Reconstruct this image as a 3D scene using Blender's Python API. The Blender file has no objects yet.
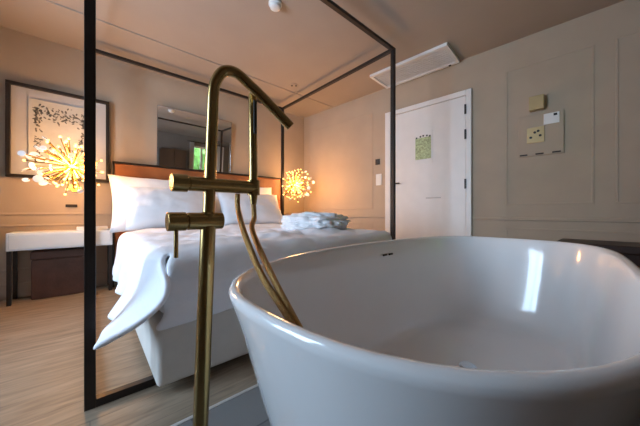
import bpy, bmesh, math, random
from mathutils import Vector, Matrix, noise
PI = math.pi
random.seed(7)
SC = bpy.context.scene
COL = SC.collection

# ------------------------------------------------------------------ materials
def mat(name, color, rough=0.5, metal=0.0, var=0.0, vscale=8.0, bump=0.0, bscale=60.0, coat=0.0, spec=0.5, emit=None, estr=0.0, stretch=None):
    m = bpy.data.materials.new(name); m.use_nodes = True
    nt = m.node_tree; b = nt.nodes['Principled BSDF']
    b.inputs['Roughness'].default_value = rough
    b.inputs['Metallic'].default_value = metal
    b.inputs['Coat Weight'].default_value = coat
    b.inputs['Coat Roughness'].default_value = 0.05
    b.inputs['Specular IOR Level'].default_value = spec
    b.inputs['Base Color'].default_value = (*color, 1)
    tc = nt.nodes.new('ShaderNodeTexCoord'); mp = nt.nodes.new('ShaderNodeMapping')
    nt.links.new(tc.outputs['Object'], mp.inputs['Vector'])
    if stretch: mp.inputs['Scale'].default_value = stretch
    if var > 0:
        n = nt.nodes.new('ShaderNodeTexNoise'); n.inputs['Scale'].default_value = vscale; n.inputs['Detail'].default_value = 4
        r = nt.nodes.new('ShaderNodeValToRGB')
        r.color_ramp.elements[0].position = 0.3; r.color_ramp.elements[1].position = 0.7
        r.color_ramp.elements[0].color = (*[c*(1-var) for c in color], 1)
        r.color_ramp.elements[1].color = (*[min(1, c*(1+var)) for c in color], 1)
        nt.links.new(mp.outputs[0], n.inputs['Vector']); nt.links.new(n.outputs['Fac'], r.inputs['Fac'])
        nt.links.new(r.outputs['Color'], b.inputs['Base Color'])
    if bump > 0:
        n2 = nt.nodes.new('ShaderNodeTexNoise'); n2.inputs['Scale'].default_value = bscale; n2.inputs['Detail'].default_value = 3
        bp = nt.nodes.new('ShaderNodeBump'); bp.inputs['Strength'].default_value = bump; bp.inputs['Distance'].default_value = 0.01
        nt.links.new(mp.outputs[0], n2.inputs['Vector']); nt.links.new(n2.outputs['Fac'], bp.inputs['Height'])
        nt.links.new(bp.outputs[0], b.inputs['Normal'])
    if emit:
        b.inputs['Emission Color'].default_value = (*emit, 1); b.inputs['Emission Strength'].default_value = estr
    return m

def planks(name, c1, c2, gap, length, width, rough, mortar=0.004, grain=True, rot=0.0):
    m = bpy.data.materials.new(name); m.use_nodes = True
    nt = m.node_tree; b = nt.nodes['Principled BSDF']; L = nt.links.new
    b.inputs['Roughness'].default_value = rough
    tc = nt.nodes.new('ShaderNodeTexCoord'); mp = nt.nodes.new('ShaderNodeMapping')
    mp.inputs['Rotation'].default_value = (0, 0, rot)
    L(tc.outputs['Object'], mp.inputs['Vector'])
    br = nt.nodes.new('ShaderNodeTexBrick')
    br.inputs['Scale'].default_value = 1.0; br.inputs['Mortar Size'].default_value = mortar
    br.inputs['Brick Width'].default_value = length; br.inputs['Row Height'].default_value = width
    br.inputs['Color1'].default_value = (*c1, 1); br.inputs['Color2'].default_value = (*c2, 1); br.inputs['Mortar'].default_value = (*gap, 1)
    br.inputs['Bias'].default_value = 0.0
    L(mp.outputs[0], br.inputs['Vector'])
    col = br.outputs['Color']
    if grain:
        mp2 = nt.nodes.new('ShaderNodeMapping'); mp2.inputs['Scale'].default_value = (2.2, 16, 1); mp2.inputs['Rotation'].default_value = (0, 0, rot)
        L(tc.outputs['Object'], mp2.inputs['Vector'])
        n = nt.nodes.new('ShaderNodeTexNoise'); n.inputs['Scale'].default_value = 2.0; n.inputs['Detail'].default_value = 6; n.inputs['Distortion'].default_value = 0.8
        L(mp2.outputs[0], n.inputs['Vector'])
        r = nt.nodes.new('ShaderNodeValToRGB')
        r.color_ramp.elements[0].position = .3; r.color_ramp.elements[1].position = .72
        r.color_ramp.elements[0].color = (.68, .66, .64, 1); r.color_ramp.elements[1].color = (1.2, 1.2, 1.2, 1)
        L(n.outputs['Fac'], r.inputs['Fac'])
        mx = nt.nodes.new('ShaderNodeMix'); mx.data_type = 'RGBA'; mx.blend_type = 'MULTIPLY'; mx.inputs[0].default_value = 1
        L(col, mx.inputs[6]); L(r.outputs['Color'], mx.inputs[7]); col = mx.outputs[2]
    L(col, b.inputs['Base Color'])
    bp = nt.nodes.new('ShaderNodeBump'); bp.inputs['Strength'].default_value = .25; bp.inputs['Distance'].default_value = .004; bp.invert = True
    L(br.outputs['Fac'], bp.inputs['Height']); L(bp.outputs[0], b.inputs['Normal'])
    return m

M = {}
M['wall'] = mat('wall_paint', (.46, .36, .265), .7, var=.05, vscale=3, bump=.05, bscale=120)
M['ceiling'] = mat('ceiling_paint', (.40, .335, .28), .75, var=.04, vscale=2, bump=.04, bscale=100)
M['floor'] = planks('oak_floor', (.31, .235, .165), (.265, .20, .14), (.21, .155, .11), 1.5, .17, .5, mortar=.002)
M['tile'] = planks('grey_tile', (.17, .165, .16), (.14, .135, .13), (.08, .08, .08), .3, .3, .5, grain=False)
M['dimwall'] = mat('bounce_cut_wall', (.17, .16, .145), .6, var=.06, vscale=4)  # off-camera walls coloured dark to cut bounce light in the room
M['trimwhite'] = mat('trim_metal', (.75, .72, .68), .35, .6)
M['door'] = mat('door_white', (.83, .80, .77), .4, var=.02)
M['black'] = mat('black_steel', (.030, .022, .018), .42, .3, var=.15, vscale=20)
M['brass'] = mat('brushed_brass', (.37, .26, .105), .27, 1.0, var=.08, vscale=30, bump=.03, bscale=200, stretch=(1, 1, .1))
M['brass_hose'] = mat('brass_hose', (.40, .24, .09), .35, 1.0, bump=.6, bscale=300)
M['gold'] = mat('lamp_gold', (.85, .52, .14), .25, 1.0, var=.05)
M['bulb'] = mat('lamp_bulb', (1, .8, .4), .4, emit=(1, .55, .14), estr=2.8)
M['petal'] = mat('crystal_petal', (.92, .94, .97), .08, 0, coat=1, var=.02)
M['tub'] = mat('tub_acrylic', (.86, .855, .85), .16, 0, coat=.6, var=.01, spec=.5)
M['chrome'] = mat('chrome', (.7, .7, .72), .15, 1, var=.03)
M['dark'] = mat('dark_slot', (.02, .02, .02), .5, var=.1)
M['linen'] = mat('white_linen', (.84, .84, .88), .85, var=.03, vscale=5, bump=.35, bscale=22)
M['pillow'] = mat('pillow_cotton', (.84, .84, .87), .85, var=.03, vscale=5, bump=.15, bscale=25)
M['towel'] = mat('white_terry', (.86, .86, .88), .95, var=.04, vscale=20, bump=.6, bscale=150)
M['base'] = mat('bed_upholstery', (.66, .62, .57), .8, var=.04, vscale=10, bump=.2, bscale=250)
M['headboard'] = mat('headboard_leather', (.30, .105, .035), .45, var=.3, vscale=4, bump=.15, bscale=60)
M['whitebox'] = mat('white_lacquer', (.72, .76, .78), .35, var=.03)
M['brown'] = mat('brown_leather', (.085, .038, .025), .5, var=.25, vscale=9, bump=.25, bscale=80)
M['wood'] = mat('dark_walnut', (.06, .035, .022), .45, var=.3, vscale=3, stretch=(1, 1, .15))
M['benchwood'] = mat('bench_wood', (.045, .022, .014), .5, var=.3, vscale=3, stretch=(.2, 1, 1))
M['paper'] = mat('art_paper', (.62, .58, .50), .8, var=.05, vscale=12)
M['mount'] = mat('frame_backing', (.55, .53, .52), .6, var=.05, vscale=3)
M['ink'] = mat('print_ink', (.17, .16, .14), .8, var=.5, vscale=40)
M['green'] = mat('notice_green', (.45, .52, .28), .6, var=.4, vscale=60)
M['white'] = mat('white_plastic', (.82, .80, .77), .4, var=.02)
M['grille'] = mat('grille_white', (.80, .80, .80), .4, var=.03)
M['brassplate'] = mat('brass_plate', (.52, .38, .19), .4, .5, var=.05)
M['curtain'] = mat('curtain_cloth', (.80, .78, .75), .9, var=.04, vscale=12)
M['leaf'] = mat('hedge_leaf', (.18, .34, .06), .8, var=.5, vscale=25)
M['mirror'] = mat('mirror_silver', (.86, .87, .86), .02, 1.0)
gl = bpy.data.materials.new('window_glass'); gl.use_nodes = True
nt = gl.node_tree; nt.nodes.remove(nt.nodes['Principled BSDF'])
tr = nt.nodes.new('ShaderNodeBsdfTransparent'); gs = nt.nodes.new('ShaderNodeBsdfGlossy'); gs.inputs['Roughness'].default_value = .02
fr = nt.nodes.new('ShaderNodeFresnel'); fr.inputs['IOR'].default_value = 1.3
mx = nt.nodes.new('ShaderNodeMixShader')
nt.links.new(fr.outputs[0], mx.inputs[0]); nt.links.new(tr.outputs[0], mx.inputs[1]); nt.links.new(gs.outputs[0], mx.inputs[2])
nt.links.new(mx.outputs[0], nt.nodes['Material Output'].inputs['Surface'])
M['glass'] = gl

# ------------------------------------------------------------------ helpers
def obj(name, bm, m, parent=None, smooth=False, bevel=0.0, segs=2, angle=40):
    me = bpy.data.meshes.new(name)
    bmesh.ops.recalc_face_normals(bm, faces=bm.faces[:])
    bm.to_mesh(me); bm.free()
    o = bpy.data.objects.new(name, me); COL.objects.link(o)
    me.materials.append(M[m] if isinstance(m, str) else m)
    if smooth:
        for p in me.polygons: p.use_smooth = True
        me.set_sharp_from_angle(angle=math.radians(angle))
    if bevel:
        b = o.modifiers.new('bevel', 'BEVEL'); b.width = bevel; b.segments = segs; b.limit_method = 'ANGLE'
    if parent: o.parent = parent
    return o

def box(bm, x0, x1, y0, y1, z0, z1):
    vs = [bm.verts.new((x, y, z)) for z in (z0, z1) for x, y in ((x0, y0), (x1, y0), (x1, y1), (x0, y1))]
    for f in ((3, 2, 1, 0), (4, 5, 6, 7), (0, 1, 5, 4), (1, 2, 6, 5), (2, 3, 7, 6), (3, 0, 4, 7)):
        bm.faces.new([vs[i] for i in f])
    return bm
def B(*a): return box(bmesh.new(), *a)

def ring_frame(bm, p, t, r, n):
    t = t.normalized(); a = Vector((0, 0, 1)) if abs(t.z) < .9 else Vector((1, 0, 0))
    u = t.cross(a).normalized(); v = t.cross(u).normalized()
    return u, v
def tube(bm, pts, r, n=16, cap=True):
    pts = [Vector(p) for p in pts]; rs = r if isinstance(r, (list, tuple)) else [r]*len(pts)
    t0 = (pts[1]-pts[0]).normalized()
    u, v = ring_frame(bm, pts[0], t0, 0, n); rings = []; prev = t0
    for i, p in enumerate(pts):
        t = (pts[min(i+1, len(pts)-1)]-pts[max(i-1, 0)]).normalized()
        q = prev.rotation_difference(t); u = q @ u; v = q @ v; prev = t
        rings.append([bm.verts.new(p + rs[i]*(math.cos(2*PI*k/n)*u + math.sin(2*PI*k/n)*v)) for k in range(n)])
    for a, b in zip(rings, rings[1:]):
        for k in range(n): bm.faces.new((a[k], a[(k+1) % n], b[(k+1) % n], b[k]))
    if cap: bm.faces.new(rings[0][::-1]); bm.faces.new(rings[-1])
    return bm
def T(pts, r, n=16): return tube(bmesh.new(), pts, r, n)
def spline(pts, k=8):
    pts = [Vector(p) for p in pts]; out = []
    P = [pts[0]*2-pts[1]] + pts + [pts[-1]*2-pts[-2]]
    for i in range(1, len(P)-2):
        for j in range(k):
            t = j/k; a, b, c, d = P[i-1:i+3]
            out.append(.5*((2*b)+(c-a)*t+(2*a-5*b+4*c-d)*t*t+(3*b-a-3*c+d)*t**3))
    out.append(pts[-1]); return out

def tag(o, label, cat, group=None):
    o['label'] = label; o['category'] = cat
    if group: o['group'] = group
    return o
def thing(name, label, cat, loc=(0, 0, 0), rotz=0, group=None):
    o = bpy.data.objects.new(name, None); COL.objects.link(o)
    o.empty_display_size = .1; o.location = loc; o.rotation_euler = (0, 0, rotz)
    return tag(o, label, cat, group)
def struct(name, bm, m, parent=None, **k):
    o = obj(name, bm, m, parent, **k)
    if not parent: o['kind'] = 'structure'
    return o
def sroot(name, loc=(0, 0, 0), rotz=0):
    o = bpy.data.objects.new(name, None); COL.objects.link(o); o.empty_display_size = .1
    o.location = loc; o.rotation_euler = (0, 0, rotz); o['kind'] = 'structure'; return o

# ------------------------------------------------------------------ room
H = 2.55
XL, YB, YR = -1.7, -.75, 3.78
CX = 2.952                                   # rear right corner
AR = math.atan2(-.9965, .0836)               # the door wall runs a little off square
struct('floor', B(XL-.15, 3.7, YB-.15, YR+.15, -.1, 0), 'floor')
struct('floor_tile', B(XL, 3.32, YB, 1.105, 0, .004), 'tile')
struct('trim_1', B(XL, 3.25, 1.105, 1.12, 0, .006), 'trimwhite')
struct('ceiling', B(XL-.15, 3.7, YB-.15, YR+.15, H, H+.1), 'ceiling')
struct('trim_2', B(XL, 3.0, 3.06, 3.085, H-.012, H), 'ceiling', bevel=.004)
struct('wall_rear', B(XL-.15, 3.3, YR, YR+.12, 0, H), 'wall')
W1 = (1.2, 2.4, .55, 2.3)                   # window in the left wall (y0 y1 z0 z1)
W2 = (2.22, 2.80, .55, 2.3)                  # window in the back wall (x0 x1 z0 z1)
bm = bmesh.new()
box(bm, XL-.12, XL, YB-.12, W1[0], 0, H); box(bm, XL-.12, XL, W1[1], YR, 0, H)
box(bm, XL-.12, XL, W1[0], W1[1], 0, W1[2]); box(bm, XL-.12, XL, W1[0], W1[1], W1[3], H)
struct('wall_left', bm, 'dimwall')
bm = bmesh.new()
box(bm, XL, W2[0], YB-.12, YB, 0, H); box(bm, W2[1], 3.5, YB-.12, YB, 0, H)
box(bm, W2[0], W2[1], YB-.12, YB, 0, W2[2]); box(bm, W2[0], W2[1], YB-.12, YB, W2[3], H)
struct('wall_back', bm, 'dimwall')
o = struct('wall_right', B(-.05, 4.7, 0, .12, 0, H), 'wall'); o.location = (CX, YR, 0); o.rotation_euler.z = AR

def strip_frame(bm, x0, x1, z0, z1, y0, y1, w):
    box(bm, x0, x1, y0, y1, z1-w, z1); box(bm, x0, x1, y0, y1, z0, z0+w)
    box(bm, x0, x0+w, y0, y1, z0+w, z1-w); box(bm, x1-w, x1, y0, y1, z0+w, z1-w)
    return bm
def rw(o): o.location = (CX, YR, 0); o.rotation_euler.z = AR; return o
# wall panelling on the door wall (local x runs from the rear corner towards the window side, -y into the room)
n = 3
for (s0, s1, z0, z1) in ((.14, 1.47, .86, 2.27), (3.05, 3.68, .89, 2.27), (3.80, 4.45, .89, 2.27)):
    rw(struct('trim_%d' % n, strip_frame(bmesh.new(), s0, s1, z0, z1, -.004, 0, .018), 'wall', bevel=.002)); n += 1
for (s0, s1) in ((0.0, 1.68), (2.745, 4.55)):
    rw(struct('trim_%d' % n, B(s0, s1, -.016, 0, .735, .765), 'wall', bevel=.006)); n += 1
for (s0, s1) in ((.14, 1.47), (3.05, 4.45)):
    rw(struct('trim_%d' % n, strip_frame(bmesh.new(), s0, s1, .22, .66, -.004, 0, .018), 'wall', bevel=.002)); n += 1
bm = bmesh.new(); box(bm, 0, 1.68, -.016, 0, 0, .14); box(bm, 2.745, 4.55, -.016, 0, 0, .14)
rw(struct('baseboard_right', bm, 'wall', bevel=.004))
struct('baseboard_rear', B(XL, CX, YR-.016, YR, 0, .14), 'wall', bevel=.004)
struct('baseboard_left', B(XL, XL+.016, YB, YR-.016, 0, .14), 'wall', bevel=.004)
struct('baseboard_back', B(XL+.016, 3.2, YB, YB+.016, 0, .14), 'wall', bevel=.004)
struct('trim_%d' % n, B(XL, CX, YR-.014, YR, .79, .812), 'wall', bevel=.005); n += 1
struct('trim_%d' % n, strip_frame(bmesh.new(), XL+.2, .02, .26, .70, YR-.012, YR, .022), 'wall', bevel=.005); n += 1

# door
dr = sroot('door_1', (CX, YR, 0), AR)
bm = bmesh.new()
box(bm, 1.68, 1.76, -.03, 0, 0, 2.19); box(bm, 2.69, 2.745, -.03, 0, 0, 2.19); box(bm, 1.76, 2.69, -.03, 0, 2.13, 2.19)
obj('door_casing', bm, 'door', dr, bevel=.006)
leaf = obj('door_leaf', B(1.765, 2.686, -.018, 0, .006, 2.125), 'door', dr, bevel=.003)
obj('mail_slot', B(2.24, 2.42, -.022, -.018, .985, 1.0), 'mount', leaf, bevel=.002)
for z in (1.97, 1.69, 1.136, .3):
    obj('hinge', B(2.676, 2.696, -.042, -.030, z-.055, z+.055), 'black', dr, bevel=.003)
lk = obj('lock_plate', B(1.78, 1.83, -.026, -.018, 1.07, 1.28), 'black', dr, bevel=.004)
obj('door_handle', tube(T([(1.805, -.024, 1.2), (1.805, -.065, 1.2)], .01), [(1.79, -.065, 1.2), (1.91, -.065, 1.2)], .009), 'black', lk, smooth=True)

# windows
def window(name, x0, x1, z0, z1, loc, rotz, nm=2):
    w = sroot(name, loc, rotz)
    bm = strip_frame(bmesh.new(), x0, x1, z0, z1, .02, .07, .055)
    for k in range(1, nm):
        xm = x0+(x1-x0)*k/nm; box(bm, xm-.03, xm+.03, .02, .07, z0+.055, z1-.055)
    obj('window_frame', bm, 'door', w, bevel=.005)
    obj('window_pane', B(x0+.05, x1-.05, .043, .047, z0+.05, z1-.05), 'glass', w)
    obj('window_sill', B(x0-.05, x1+.05, -.07, .02, z0-.03, z0-.001), 'door', w, bevel=.006)
    return w
window('window_1', 0, W1[1]-W1[0], W1[2], W1[3], (XL, W1[0], 0), PI/2, 2)
window('window_2', 0, W2[1]-W2[0], W2[2], W2[3], (W2[1], YB, 0), PI, 2)

# ------------------------------------------------------------------ canopy frame and bed
W, Y0, Y1, FH, q = 2.26, 1.457, 3.44, 2.45, .0185
cf = thing('canopy_frame', 'tall dark steel four-poster canopy frame standing around the white bed', 'canopy frame', (0, Y0, 0))
def cb(name, x0, x1, y0, y1, z0, z1): obj(name, B(x0, x1, y0-Y0, y1-Y0, z0, z1), 'black', cf, bevel=.002)
for x in (0, W):
    for y in (Y0, Y1): cb('post', x-q, x+q, y-q, y+q, 0, FH)
for y in (Y0, Y1): cb('top_rail', q-.0005+.0005, W-q, y-q, y+q, FH-.028, FH)
for x in (0, W): cb('top_rail', x-q, x+q, Y0+q, Y1-q, FH-.028, FH)
cb('floor_rail', q, W-q, Y0-q, Y0+q, 0, .034)
for x in (0, W): cb('floor_rail', x-q, x+q, Y0+q, Y1-q, 0, .034)

BX0, BX1, BY0, BY1 = .219, 2.04, 1.319, 3.60
bed = thing('bed', 'double bed with pale upholstered base and tall brown leather headboard', 'bed', (1.13, 1.32, 0))
ox, oy = -1.13, -1.32
def bb(name, m, x0, x1, y0, y1, z0, z1, bev=.01, par=bed, s=3): return obj(name, B(x0+ox, x1+ox, y0+oy, y1+oy, z0, z1), m, par, bevel=bev, segs=s, smooth=True)
bb('bed_base', 'base', BX0, BX1, BY0, BY1, .042, .33, .022)
bb('mattress', 'linen', BX0+.02, BX1-.02, BY0+.04, BY1-.02, .331, .585, .05)
for x in (.36, 1.9):
    for y in (1.62, 3.4): bb('foot', 'black', x-.03, x+.03, y-.03, y+.03, 0, .042, .003)
hb = bb('headboard', 'headboard', .20, 2.34, 3.615, 3.70, .04, 1.355, .015)
bm = bmesh.new(); box(bm, .182+ox, 2.355+ox, 3.61+oy, 3.705+oy, 1.356, 1.376)
box(bm, .182+ox, .199+ox, 3.61+oy, 3.705+oy, .0, 1.376); box(bm, 2.341+ox, 2.36+ox, 3.61+oy, 3.705+oy, .0, 1.376)
obj('headboard_edge', bm, 'black', hb, bevel=.003)

# duvet : top sheet with left, right and front drops, open at the front corners
def nz(p, s): return noise.noise(Vector(p)*s)
ZT = .622
X0, X1, YF, YE = .270, 1.990, 1.362, 2.97
NX, NY, NS = 54, 52, 14
bm = bmesh.new()
def drop(s, ang):                       # arc length s, final angle below the horizontal -> (out, down)
    R = .05; L = R*ang
    if s < L: a = s/R; return R*math.sin(a), R*(1-math.cos(a))
    return R*math.sin(ang)+(s-L)*math.cos(ang), R*(1-math.cos(ang))+(s-L)*math.sin(ang)
def top_z(x, y):
    e = min(1, min(x-X0, X1-x, y-YF)/.25) if min(x-X0, X1-x, y-YF) > 0 else 0
    rip = .036*nz((x*1.2+y*.9, y*.5-x*.4, 1), 4.5)+.020*nz((x+y*.5, y-x, 5), 10)+.012*abs(nz((x*2+y*2.5, y*.4, 9), 6))
    return ZT + .012*e + rip*(.35+.65*e)
def left_pt(y, s, side):
    t = y-YF
    fl = math.exp(-(t/.30)**1.4)
    if side > 0: fl *= .2
    o_, d_ = drop(s*(1+.10*fl), math.radians(87))
    k = s/.36
    o_ += fl*.168*k**3.0 + .03*k
    d_ -= fl*.03*k**3
    wav = (.022*math.sin(t*13+.6)+.014*math.sin(t*29+2))*k**1.2*min(1, t/.25+.1) + .012*k*nz((t*4, s*6, 2), 2)
    lean = -(.06*fl*k+.02*fl*math.sin(k*PI)) if side < 0 else 0
    x = (X0-o_+wav) if side < 0 else (X1+o_-wav)
    if d_ > .1: x = min(x, BX0-.008) if side < 0 else max(x, BX1+.008)
    d_ += .02*nz((t*3, s, 3), 2)*k
    if side < 0:                          # the free front edge folds round the mattress corner
        wf = math.exp(-(t/.07)**2)*math.sin(PI*min(1, k*1.02))
        x += .075*wf; lean -= .055*wf
    return Vector((x, y+lean, top_z(X0 if side < 0 else X1, y)-d_))
rows = []
for j in range(NY+1):
    y = YF+(YE-YF)*(j/NY)**1.15
    r = [left_pt(y, .36*k/NS, -1) for k in range(NS, 0, -1)]
    r += [Vector((X0+(X1-X0)*i/NX, y, top_z(X0+(X1-X0)*i/NX, y))) for i in range(NX+1)]
    r += [left_pt(y, .34*k/NS, 1) for k in range(1, NS+1)]
    rows.append([bm.verts.new(p) for p in r])
for a, b in zip(rows, rows[1:]):
    for i in range(len(a)-1): bm.faces.new((a[i], a[i+1], b[i+1], b[i]))
prev = rows[0][NS:NS+NX+1]
for k in range(1, NS+1):
    s = .33*k/NS; cur = []
    for i in range(NX+1):
        x = X0+(X1-X0)*i/NX
        o_, d_ = drop(s, math.radians(88))
        cr = math.exp(-((x-X0)/.09)**2)
        wav = .010*math.sin(x*9+1)*(s/.34)+.006*nz((x, s, 2), 7)+cr*(.010*math.sin(s*60)+.018*nz((x*2, s*2, 4), 16))
        xx = x + cr*(-.055*(s/.34)+.010*math.sin(s*52+1)+.012*nz((s*3, 1, 1), 9))
        y = min(YF-o_+wav, BY0-.016) if d_ > .12 else YF-o_+wav*.5
        cur.append(bm.verts.new((xx, y, top_z(x, YF)-d_+.012*nz((x*2, 0, 6), 2)*(s/.34))))
    for i in range(NX): bm.faces.new((prev[i], cur[i], cur[i+1], prev[i+1]))
    prev = cur
dv = obj('duvet', bm, 'linen', None, smooth=True, angle=180)
tag(dv, 'white rumpled duvet draped over the bed, one corner hanging out', 'duvet')
so = dv.modifiers.new('thick', 'SOLIDIFY'); so.thickness = .026; so.offset = 1
ss = dv.modifiers.new('sub', 'SUBSURF'); ss.levels = 1; ss.render_levels = 1

def pillow(w, h, t, seed):
    bm = bmesh.new(); N = 22; g = {}
    for sgn in (1, -1):
        for i in range(N+1):
            for j in range(N+1):
                u = -1+2*i/N; v = -1+2*j/N
                edge = (i in (0, N) or j in (0, N))
                th = t*.5*(max(0, 1-u**2)**.5*max(0, 1-v**2)**.5)**.8
                px = u*w/2*(1-.07*(1-v*v)*abs(u)**3); py = v*h/2*(1-.07*(1-u*u)*abs(v)**3)
                wr = .012*nz((px*2+seed, py*3, seed), 6)+.010*nz((px*5+py*4+seed, py-px, seed), 6)
                z = sgn*(th+(wr if not edge else 0)*min(1, th/.03))
                if edge and sgn < 0: g[(sgn, i, j)] = g[(1, i, j)]
                else: g[(sgn, i, j)] = bm.verts.new((px, py, z))
        for i in range(N):
            for j in range(N):
                f = [g[(sgn, i, j)], g[(sgn, i+1, j)], g[(sgn, i+1, j+1)], g[(sgn, i, j+1)]]
                bm.faces.new(f if sgn > 0 else f[::-1])
    return bm
for (x, y, z, w, h, t, tilt, rz, lab) in (
        (.60, 3.43, .915, .92, .64, .22, 72, 2, 'large white pillow leaning on the left half of the headboard'),
        (1.64, 3.43, .905, .92, .62, .22, 72, -2, 'large white pillow leaning on the right half of the headboard'),
        (.68, 3.13, .865, .90, .52, .22, 55, 3, 'smaller white pillow in front of the left large pillow'),
        (1.59, 3.13, .86, .86, .50, .21, 55, -4, 'smaller white pillow in front of the right large pillow')):
    o = obj('pillow', pillow(w, h, t, x*3), 'pillow', None, smooth=True, angle=180)
    o.location = (x, y, z); o.rotation_euler = (math.radians(tilt), 0, math.radians(rz))
    tag(o, lab, 'pillow', 'pillows at the head of the bed')

# crumpled towel on the far side of the bed
bm = bmesh.new(); bmesh.ops.create_icosphere(bm, subdivisions=5, radius=1)
for v in bm.verts:
    p = v.co.copy()
    k = 1+.16*nz(p+Vector((3, 1, 0)), 1.7)+.30*abs(nz(p+Vector((p.y*1.5, 0, 0)), 3.2))+.10*nz(p, 7)
    v.co = Vector((p.x*.30*k, p.y*.22*k, max(-.055, p.z*.105*k)))
o = obj('towel', bm, 'towel', None, smooth=True, angle=180)
o.location = (1.53, 1.80, ZT+.095); o.scale = (.92, .92, .95); o.rotation_euler.z = math.radians(-35)
tag(o, 'crumpled white towel lying on top of the duvet', 'towel')

# ------------------------------------------------------------------ bedside table and things around it
tb = thing('bedside_table', 'white bedside table with thin dark legs left of the bed', 'bedside table', (-.185, 3.63, 0))
obj('table_top', B(-.362, .362, -.145, .14, .475, .635), 'whitebox', tb, bevel=.006)
obj('drawer', B(-.345, .345, -.152, -.1455, .49, .62), 'whitebox', tb, bevel=.003)
for x in (-.345, .345):
    for y in (-.128, .122): obj('leg', B(x-.014, x+.014, y-.014, y+.014, 0, .475), 'black', tb, bevel=.002)
st = thing('storage_box', 'dark brown leather storage box on the floor under the bedside table', 'storage box', (-.19, 3.655, 0))
obj('box_body', B(-.22, .15, -.08, .085, 0, .37), 'brown', st, bevel=.01)
obj('box_lid', B(-.225, .155, -.085, .09, .371, .45), 'brown', st, bevel=.012)
tr_ = thing('tray', 'small white tray lying on the bedside table', 'tray', (.02, 3.585, .635))
obj('tray_base', B(-.12, .12, -.07, .07, 0, .012), 'white', tr_, bevel=.003)
obj('tray_rim', strip_frame(bmesh.new(), -.12, .12, -.07, .07, .012, .034, .008), 'white', tr_)
# the rim was drawn standing: lay it flat
rim = tr_.children[-1]
for v in rim.data.vertices: v.co = Vector((v.co.x, v.co.z, v.co.y))
rim.data.flip_normals()
wp = obj('wall_bar', B(-.19, -.10, YR-.020, YR-.001, .87, .90), 'black', None, bevel=.003)  # plain slim dark bar on the rear wall
tag(wp, 'slim dark bar on the wall below the left starburst lamp', 'socket')

# starburst lamps
def lamp(name, label, cx, sx):
    cy, cz = 3.36, 1.245
    root = thing(name, label, 'lamp', (cx, cy, cz), 0, 'starburst lamps beside the bed')
    bm = bmesh.new(); bmesh.ops.create_uvsphere(bm, u_segments=20, v_segments=12, radius=.05)
    obj('hub', bm, 'gold', root, smooth=True)
    obj('wall_arm', T(spline([(0, .03, -.03), (0, .16, -.10), (0, .29, -.16), (0, YR-cy-.015, -.172)], 6), .010, 12), 'gold', root, smooth=True)
    obj('wall_plate', T([(0, YR-cy-.018, -.172), (0, YR-cy-.001, -.172)], .042, 24), 'gold', root, smooth=True)
    rnd = random.Random(11); k = 0; i = 0; N = 104
    ga = PI*(3-math.sqrt(5))
    post = Vector((.135, .08, 0))                      # canopy post, lamp-relative (mirrored by sx)
    for i in range(N):
        z = 1-2*(i+.5)/N; rr = math.sqrt(1-z*z); th = ga*i
        d = Vector((rr*math.cos(th)+rnd.uniform(-.12, .12), rr*math.sin(th)+rnd.uniform(-.12, .12), z+rnd.uniform(-.1, .1))).normalized()
        L = rnd.uniform(.15, .265) + .06*max(0, -d.x)
        kind = rnd.random()
        if L*d.y > .27: L = .27/d.y
        hd = Vector((d.x, d.y, 0)); bad = False
        for tt in range(1, 13):
            if (hd*(L+.03)*tt/12-post).length < .065: bad = True
        if bad or (d.y > .85): continue
        D = Vector((d.x*sx, d.y, d.z))
        rod = obj('rod', T([D*.045, D*L], .0045, 6), 'gold', root, smooth=True)
        if kind < .15 + .75*(d.x < -.62):
            u, v = ring_frame(None, None, D, 0, 0); ax = (u*rnd.uniform(-1, 1)+v*rnd.uniform(-1, 1)+D*.3).normalized()
            bm = T([D*(L+.015)-ax*.003, D*(L+.015)+ax*.003], rnd.uniform(.022, .036), 12)
            obj('crystal_disc', bm, 'petal', rod, smooth=True)
        else:
            bm = bmesh.new(); bmesh.ops.create_icosphere(bm, subdivisions=2, radius=.0105, matrix=Matrix.Translation(D*(L+.008)))
            obj('bulb', bm, 'bulb', rod, smooth=True)
    return root
LX = (-.125, 2.415)
lamp('starburst_lamp', 'gold starburst wall lamp glowing above the bedside table', LX[0], 1)
lamp('starburst_lamp', 'gold starburst wall lamp glowing in the corner right of the bed', LX[1], -1)

# picture
pc = thing('framed_picture', 'black framed botanical print hanging above the bedside table', 'picture', (-.213, YR, 1.15))
obj('frame', strip_frame(bmesh.new(), -.375, .375, 0, .90, -.05, -.001, .03), 'black', pc, bevel=.003)
obj('backing', B(-.352, .352, -.014, -.003, .023, .877), 'mount', pc)
art = obj('print', B(-.235, .20, -.030, -.0145, .11, .775), 'paper', pc, bevel=.002)
bm = bmesh.new(); rnd = random.Random(5)
def leafdisc(x, z, r):
    a = rnd.uniform(0, PI); n_ = 6
    vs = [bm.verts.new((x+r*math.cos(2*PI*k/n_)*math.cos(a)-.5*r*math.sin(2*PI*k/n_)*math.sin(a), -.0308,
                        z+r*math.cos(2*PI*k/n_)*math.sin(a)+.5*r*math.sin(2*PI*k/n_)*math.cos(a))) for k in range(n_)]
    bm.faces.new(vs)
for k in range(210):
    t = rnd.random()
    if t < .45: x, z = rnd.uniform(-.20, .17), .65+rnd.gauss(0, .035)-.02*math.sin(k)
    elif t < .75: x, z = -.19+abs(rnd.gauss(0, .03)), rnd.uniform(.16, .68)
    elif t < .9: x, z = .16-abs(rnd.gauss(0, .02)), rnd.uniform(.3, .66)
    else: x, z = rnd.uniform(-.1, .1), rnd.uniform(.2, .35)
    leafdisc(x, min(max(z, .13), .755), rnd.uniform(.007, .018))
obj('leaf_motif', bm, 'ink', art)

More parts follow.
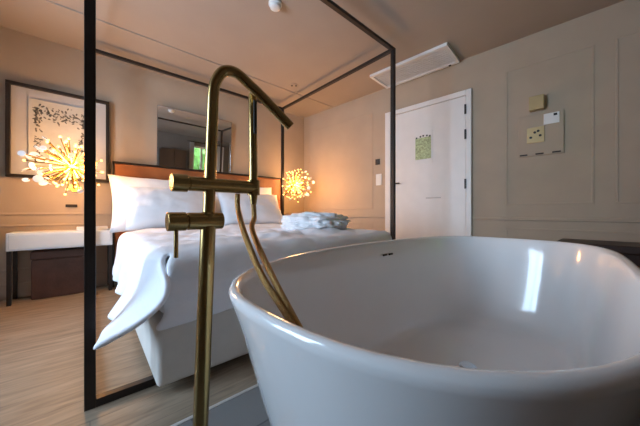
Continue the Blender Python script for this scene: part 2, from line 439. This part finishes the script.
# mirror
mr = thing('wall_mirror', 'frameless rectangular mirror on the wall above the headboard', 'mirror', (1.09, YR-.004, 1.39))
mr.rotation_euler.x = math.radians(3.0)
obj('mirror_glass', B(-.462, .462, -.014, -.008, .006, .745), 'mirror', mr)
obj('mirror_edge', strip_frame(bmesh.new(), -.47, .47, -.002, .753, -.016, -.002, .009), 'chrome', mr, bevel=.002)

# ------------------------------------------------------------------ bathtub
tcx, tcy, ta, tb_, RZ = 1.060, .398, .862, .459, .657
def outline(th, a, b):
    c, s = math.cos(th), math.sin(th)
    w_ = lambda x: .5+.5*max(-1, min(1, 1.5*x))
    nx, ny = w_(c), w_(s)
    n_ = ny*(nx*2.45+(1-nx)*2.25)+(1-ny)*(nx*4.2+(1-nx)*3.1)
    r = (abs(c/a)**n_+abs(s/b)**n_)**(-1/n_)
    return r*c, r*s*(1-.048*r*c/a)
tub = thing('bathtub', 'large white freestanding oval bathtub with a thin rim', 'bathtub', (tcx, tcy, .004), .044)
NT = 120
def prof(k):   # (inset along the length, inset along the width, z)
    return k
outer = [(.215, .16, 0.0), (.205, .155, .012), (.165, .13, .10), (.115, .095, .25), (.065, .055, .42), (.022, .02, .58), (.003, .003, RZ-.022), (0, 0, RZ-.010), (.004, .004, RZ-.002), (.010, .010, RZ)]
inner = [(.016, .016, RZ-.001), (.021, .021, RZ-.006), (.026, .025, RZ-.02), (.048, .042, RZ-.12), (.08, .066, RZ-.25), (.115, .09, RZ-.37), (.145, .11, RZ-.44), (.17, .13, RZ-.468), (.205, .155, RZ-.483), (.27, .20, RZ-.489), (.50, .28, RZ-.490), (.70, .36, RZ-.491), (.80, .42, RZ-.492)]
bm = bmesh.new(); rings = []
for (ia, ib, z) in outer+inner:
    rings.append([bm.verts.new((*outline(2*PI*k/NT, ta-ia, tb_-ib), z-.0)) for k in range(NT)])
for a, b in zip(rings, rings[1:]):
    for k in range(NT): bm.faces.new((a[k], a[(k+1) % NT], b[(k+1) % NT], b[k]))
bm.faces.new(rings[0][::-1]); bm.faces.new(rings[-1])
obj('tub_shell', bm, 'tub', tub, smooth=True, angle=60)
zf = RZ-.492
bm = bmesh.new()
for (z0, z1, r) in ((zf+.001, zf+.008, .034), (zf+.008, zf+.014, .028)): tube(bm, [(.12, 0, z0), (.12, 0, z1)], r, 24)
obj('drain', bm, 'chrome', tub, smooth=True)
for dx in (.15, .20):
    x_ = dx; zz = .585
    yy = outline(math.atan2(.36, x_), ta-.045, tb_-.039)[1]
    bm = bmesh.new(); box(bm, -.016, .016, -.004, .008, -.005, .005)
    o = obj('overflow_slot', bm, 'dark', tub, bevel=.003); o.location = (x_, yy, zz); o.rotation_euler = (math.radians(-18), 0, 0)

# tub filler
P0 = Vector((.216, .744, .004)); P1 = Vector((.249, .714, 1.15)); R_ = .0195
tf = thing('tub_filler', 'brushed brass floor standing tub filler with bent spout beside the bathtub', 'tap', tuple(P0))
def rel(p): return Vector(p)-P0
def on(z): return P0+(P1-P0)*((z-P0.z)/(P1.z-P0.z))
obj('base_plate', T([(0, 0, 0), (0, 0, .012)], .05, 32), 'brass', tf, smooth=True, bevel=.002)
E1 = Vector((.462, .660, 1.083))
sd = Vector((.93, -.25, -.30)).normalized()
pts = [rel(on(.012)), rel(on(.4)), rel(on(.80)), rel(on(.815)), rel(on(.82)), rel(on(1.10))]
obj('riser', T(pts, [R_, R_, R_, R_, .0152, .0147], 28), 'brass', tf, smooth=True)
arc = spline([on(1.09), on(1.135), (.2545, .7127, 1.172), (.2745, .7075, 1.2045), (.306, .6995, 1.208), (.344, .690, 1.182), (.380, .681, 1.154), E1], 8)
obj('spout', T([rel(p) for p in arc], .0145, 24), 'brass', tf, smooth=True)
U = on(.893)
ub = obj('diverter_bar', T([rel(U+Vector((-.052, 0, 0))), rel(U+Vector((.132, 0, 0)))], .0190, 28), 'brass', tf, smooth=True, bevel=.0015)
obj('diverter_knob', tube(T([rel(U+Vector((-.092, 0, 0))), rel(U+Vector((-.056, 0, 0)))], .0225, 28), [rel(U+Vector((-.056, 0, 0))), rel(U+Vector((-.050, 0, 0)))], .017, 20), 'brass', ub, smooth=True, bevel=.0015)
Lw = on(.796)
lb = obj('mixer_bar', T([rel(Lw+Vector((-.052, 0, 0))), rel(Lw+Vector((.036, 0, 0)))], .0225, 28), 'brass', tf, smooth=True, bevel=.0015)
kn = obj('mixer_knob', tube(T([rel(Lw+Vector((-.098, 0, 0))), rel(Lw+Vector((-.056, 0, 0)))], .0235, 28), [rel(Lw+Vector((-.056, 0, 0))), rel(Lw+Vector((-.050, 0, 0)))], .018, 20), 'brass', lb, smooth=True, bevel=.0015)
obj('lever', T([rel(Lw+Vector((-.078, 0, -.018))), rel(Lw+Vector((-.078, 0, -.09)))], .0052, 12), 'brass', kn, smooth=True)
hs_ = U+Vector((.128, 0, 0))
obj('wand_holder', T([rel(hs_+Vector((0, 0, -.022))), rel(hs_+Vector((0, 0, .022)))], .0185, 20), 'brass', tf, smooth=True)

# hand shower and its hose
HS = hs_.copy()
hw = thing('hand_shower', 'slim brass hand shower wand on its bracket, hose hanging into the bathtub', 'hand shower', tuple(HS))
def rh(p): return Vector(p)-HS
obj('wand', T([rh(HS+Vector((0, 0, -.05))), rh(HS+Vector((0, 0, -.024))), rh(HS+Vector((0, 0, .05))), rh((HS.x-.003, HS.y, 1.17)), rh((HS.x-.003, HS.y, 1.175))], [.009, .012, .0125, .0125, .0105], 20), 'brass', hw, smooth=True)
obj('shower_face', B(-.0065, .0035, -.0155, -.0125, .16, .26), 'dark', hw, bevel=.001)
h0 = U+Vector((.078, 0, -.020))
hose = spline([h0, h0+Vector((0, -.002, -.04)), (.300, .635, .765), (.293, .530, .675), (.297, .42, .60), (.302, .35, .51), (.314, .30, .45), (.322, .33, .50), (.309, .41, .59), (.309, .505, .668), (.334, .655, .765), HS+Vector((0, -.004, -.09)), HS+Vector((0, 0, -.048))], 10)
obj('hose', T([rh(p) for p in hose], .0075, 12), 'brass_hose', hw, smooth=True)

# ------------------------------------------------------------------ small things on the door wall and ceiling
def rthing(name, label, cat):
    t = thing(name, label, cat, (CX, YR, 0), AR); return t
# move a wall thing's origin to (s, z) on the door wall
ux, uy = math.cos(AR), math.sin(AR)
def wpos(s, z, out=0.0): return (CX+ux*s-(-uy)*(-out)*-1*0+(-(-uy))*0 + (uy)*out, YR+uy*s-ux*out, z)
def wt(name, label, cat, s, z): return thing(name, label, cat, wpos(s, z), AR)
t = wt('door_notice', 'white notice with a green picture fixed to the white door', 'notice', 2.21, 1.42)
obj('notice_sheet', B(-.11, .11, -.0225, -.0185, 0, .40), 'white', t, bevel=.001)
obj('green_picture', B(-.10, .095, -.0240, -.0228, .06, .33), 'green', t)
bm = bmesh.new(); rnd = random.Random(3)
for (x, z) in ((-.085, .335), (-.035, .345), (.0, .35), (.045, .345), (.08, .335)): box(bm, x-.01, x+.01, -.0250, -.0240, z-.01, z+.01)
obj('dark_marks', bm, 'dark', t)
t = wt('light_switch', 'small dark light switch on the wall left of the door', 'switch', 1.55, 1.53)
obj('switch_plate', B(-.035, .035, -.012, -.001, -.035, .045), 'black', t, bevel=.003)
obj('rocker', B(-.016, .016, -.016, -.012, -.018, .026), 'dark', t, bevel=.002)
t = wt('thermostat', 'pale wall plate below the dark switch, left of the door', 'wall plate', 1.57, 1.20)
obj('plate', B(-.045, .045, -.012, -.001, 0, .16), 'white', t, bevel=.003)
t = wt('wall_light', 'small square brass wall light right of the door', 'wall light', 3.30, 1.79)
obj('light_body', B(-.055, .055, -.075, -.012, .0, .13), 'brassplate', t, bevel=.004)
obj('back_plate', B(-.04, .04, -.012, -.001, .02, .11), 'brassplate', t)
t = wt('wall_panel', 'pale rectangular control panel under the brass wall light', 'control panel', 3.32, 1.36)
obj('panel_board', B(-.16, .17, -.016, -.001, 0, .40), 'wall', t, bevel=.004)
bp_ = obj('brass_plate', B(-.095, .035, -.021, -.0165, .125, .275), 'brassplate', t, bevel=.002)
for (x, z) in ((-.065, .18), (-.035, .225), (.005, .19), (-.01, .235)): obj('button', T([(x, -.0212, z), (x, -.026, z)], .011, 14), 'dark', bp_, smooth=True)
ds = obj('display', B(.03, .14, -.020, -.0165, .285, .385), 'white', t, bevel=.002)
obj('display_key', B(.10, .125, -.023, -.0202, .355, .375), 'dark', ds)
for x in (-.12, 0.0, .12): obj('peg', B(x-.03, x+.03, -.030, -.0165, .010, .022), 'black', t, bevel=.002)

vc = Vector((2.895, 1.60)); 
vt = thing('ceiling_vent', 'white rectangular air vent on the ceiling above the door', 'vent', (vc.x, vc.y, H), AR)
obj('vent_body', strip_frame(bmesh.new(), -.46, .46, -.215, .215, -.032, -.001, .035), 'grille', vt)
bod = vt.children[-1]
for v in bod.data.vertices: v.co = Vector((v.co.x, v.co.z, v.co.y))
bod.data.flip_normals()
obj('vent_backing', B(-.424, .424, -.179, .179, -.012, -.002), 'grille', vt)
for k in range(9):
    y = -.16+.04*k; o = obj('slat', B(-.422, .422, -.0165, .0165, -.002, .002), 'grille', vt); o.location = (0, y, -.022); o.rotation_euler.x = math.radians(14)
obj('vent_sensor', T([(.36, .195, -.0325), (.36, .195, -.039)], .013, 14), 'dark', vt, smooth=True)

sm = thing('smoke_detector', 'white round smoke detector on the ceiling nearest the camera', 'smoke detector', (1.15, 1.86, H))
obj('detector_base', T([(0, 0, -.001), (0, 0, -.016)], .055, 32), 'white', sm, smooth=True, bevel=.002)
obj('detector_cap', T([(0, 0, -.016), (0, 0, -.04), (0, 0, -.047)], [.048, .042, .028], 32), 'white', sm, smooth=True)
cs = thing('ceiling_sensor', 'tiny round ceiling sensor with two dark lenses above the bed', 'sensor', (2.08, 2.887, H))
obj('sensor_disc', T([(0, 0, -.001), (0, 0, -.008)], .05, 24), 'ceiling', cs, smooth=True)
for dx in (-.022, .022): obj('lens', T([(dx, -dx*.8, -.0085), (dx, -dx*.8, -.016)], .011, 14), 'dark', cs, smooth=True)

# ------------------------------------------------------------------ bench beyond the tub, wardrobe, curtains, hedge
bn = thing('bench', 'low dark wooden bench standing beyond the far end of the bathtub', 'bench', (2.66, -.12, .004))
obj('bench_top', B(-.19, .19, -.40, .40, .555, .605), 'benchwood', bn, bevel=.008)
bm = bmesh.new(); box(bm, -.17, .17, .36, .38, .48, .554); box(bm, -.17, .17, -.38, -.36, .48, .554); box(bm, -.17, -.15, -.36, .36, .48, .554); box(bm, .15, .17, -.36, .36, .48, .554)
obj('apron', bm, 'benchwood', bn)
for x in (-.145, .145):
    for y in (-.345, .345): obj('leg', B(x-.025, x+.025, y-.025, y+.025, 0, .48), 'benchwood', bn, bevel=.004)
wd = thing('wardrobe', 'tall dark wooden wardrobe against the wall behind the bathtub', 'wardrobe', (1.70, YB+.19, .004))
obj('carcass', B(-.30, .30, -.17, .15, 0, 2.08), 'wood', wd, bevel=.004)
for sx in (-1, 1):
    d_ = obj('door', B(min(sx*.005, sx*.35), max(sx*.005, sx*.29), .151, .171, .06, 2.05), 'wood', wd, bevel=.003)
    obj('handle', B(sx*.04-.006, sx*.04+.006, .172, .19, .95, 1.15), 'brassplate', d_)
for (x0, x1, lab) in ((2.58, 3.12, 'white gathered curtain covering most of the back window'), (2.14, 2.26, 'narrow white curtain bunched at the edge of the back window')):
    bm = bmesh.new(); N = 60; ra = []; rb = []
    for i in range(N+1):
        x = x0+(x1-x0)*i/N; y = YB+.10+.025*math.sin(i*1.1)
        ra.append(bm.verts.new((x, y, .03))); rb.append(bm.verts.new((x, y, 2.38)))
    for i in range(N): bm.faces.new((ra[i], ra[i+1], rb[i+1], rb[i]))
    o = obj('curtain', bm, 'curtain', None, smooth=True, angle=180); sd_ = o.modifiers.new('t', 'SOLIDIFY'); sd_.thickness = .004
    tag(o, lab, 'curtain', 'curtains at the back window')
rd = obj('curtain_rod', T([(2.08, YB+.10, 2.395), (3.17, YB+.10, 2.395)], .012, 12), 'black', None, smooth=True); tag(rd, 'dark curtain rod above the back window', 'curtain rod')
bm = bmesh.new(); bmesh.ops.create_icosphere(bm, subdivisions=5, radius=1)
for v in bm.verts:
    p = v.co.copy(); k = 1+.18*nz(p, 3)+.14*nz(p, 9)
    v.co = Vector((p.x*2.1*k, p.y*.75*k, p.z*2.0*k))
o = obj('hedge', bm, 'leaf'); o.location = (2.9, -1.95, 1.4); tag(o, 'green leafy hedge outside the back window', 'hedge')  # enlarged to cover the back window and block its daylight

# ------------------------------------------------------------------ light
wld = bpy.data.worlds.new('daylight'); SC.world = wld; wld.use_nodes = True
bg = wld.node_tree.nodes['Background']; bg.inputs['Color'].default_value = (.55, .76, 1.0, 1); bg.inputs['Strength'].default_value = 17.0
def portal(name, loc, rot, sx, sy):
    l = bpy.data.lights.new(name, 'AREA'); l.shape = 'RECTANGLE'; l.size = sx; l.size_y = sy; l.cycles.is_portal = True
    o = bpy.data.objects.new(name, l); COL.objects.link(o); o.location = loc; o.rotation_euler = rot
portal('window_portal', (XL-.09, (W1[0]+W1[1])/2, (W1[2]+W1[3])/2), (0, -PI/2, 0), W1[3]-W1[2], W1[1]-W1[0])
portal('window_portal', ((W2[0]+W2[1])/2, YB-.09, (W2[2]+W2[3])/2), (PI/2, 0, 0), W2[1]-W2[0], W2[3]-W2[2])
for x in LX:
    l = bpy.data.lights.new('lamp_light', 'POINT'); l.energy = 50; l.color = (1, .52, .20); l.shadow_soft_size = .16
    o = bpy.data.objects.new('lamp_light', l); COL.objects.link(o); o.location = (x, 3.30, 1.245)

# ------------------------------------------------------------------ camera
cam = bpy.data.cameras.new('camera'); co = bpy.data.objects.new('camera', cam); COL.objects.link(co)
cam.sensor_width = 36; cam.lens = 260/640*36; cam.clip_start = .02
cam.shift_y = -1/640
co.location = (0, 0, .82); co.rotation_euler = (PI/2, 0, math.atan2(.7490, .6626)-PI/2)
SC.camera = co
SC.view_settings.view_transform = 'Standard'; SC.view_settings.look = 'None'; SC.view_settings.gamma = 1
SC.view_settings.exposure = 0.3
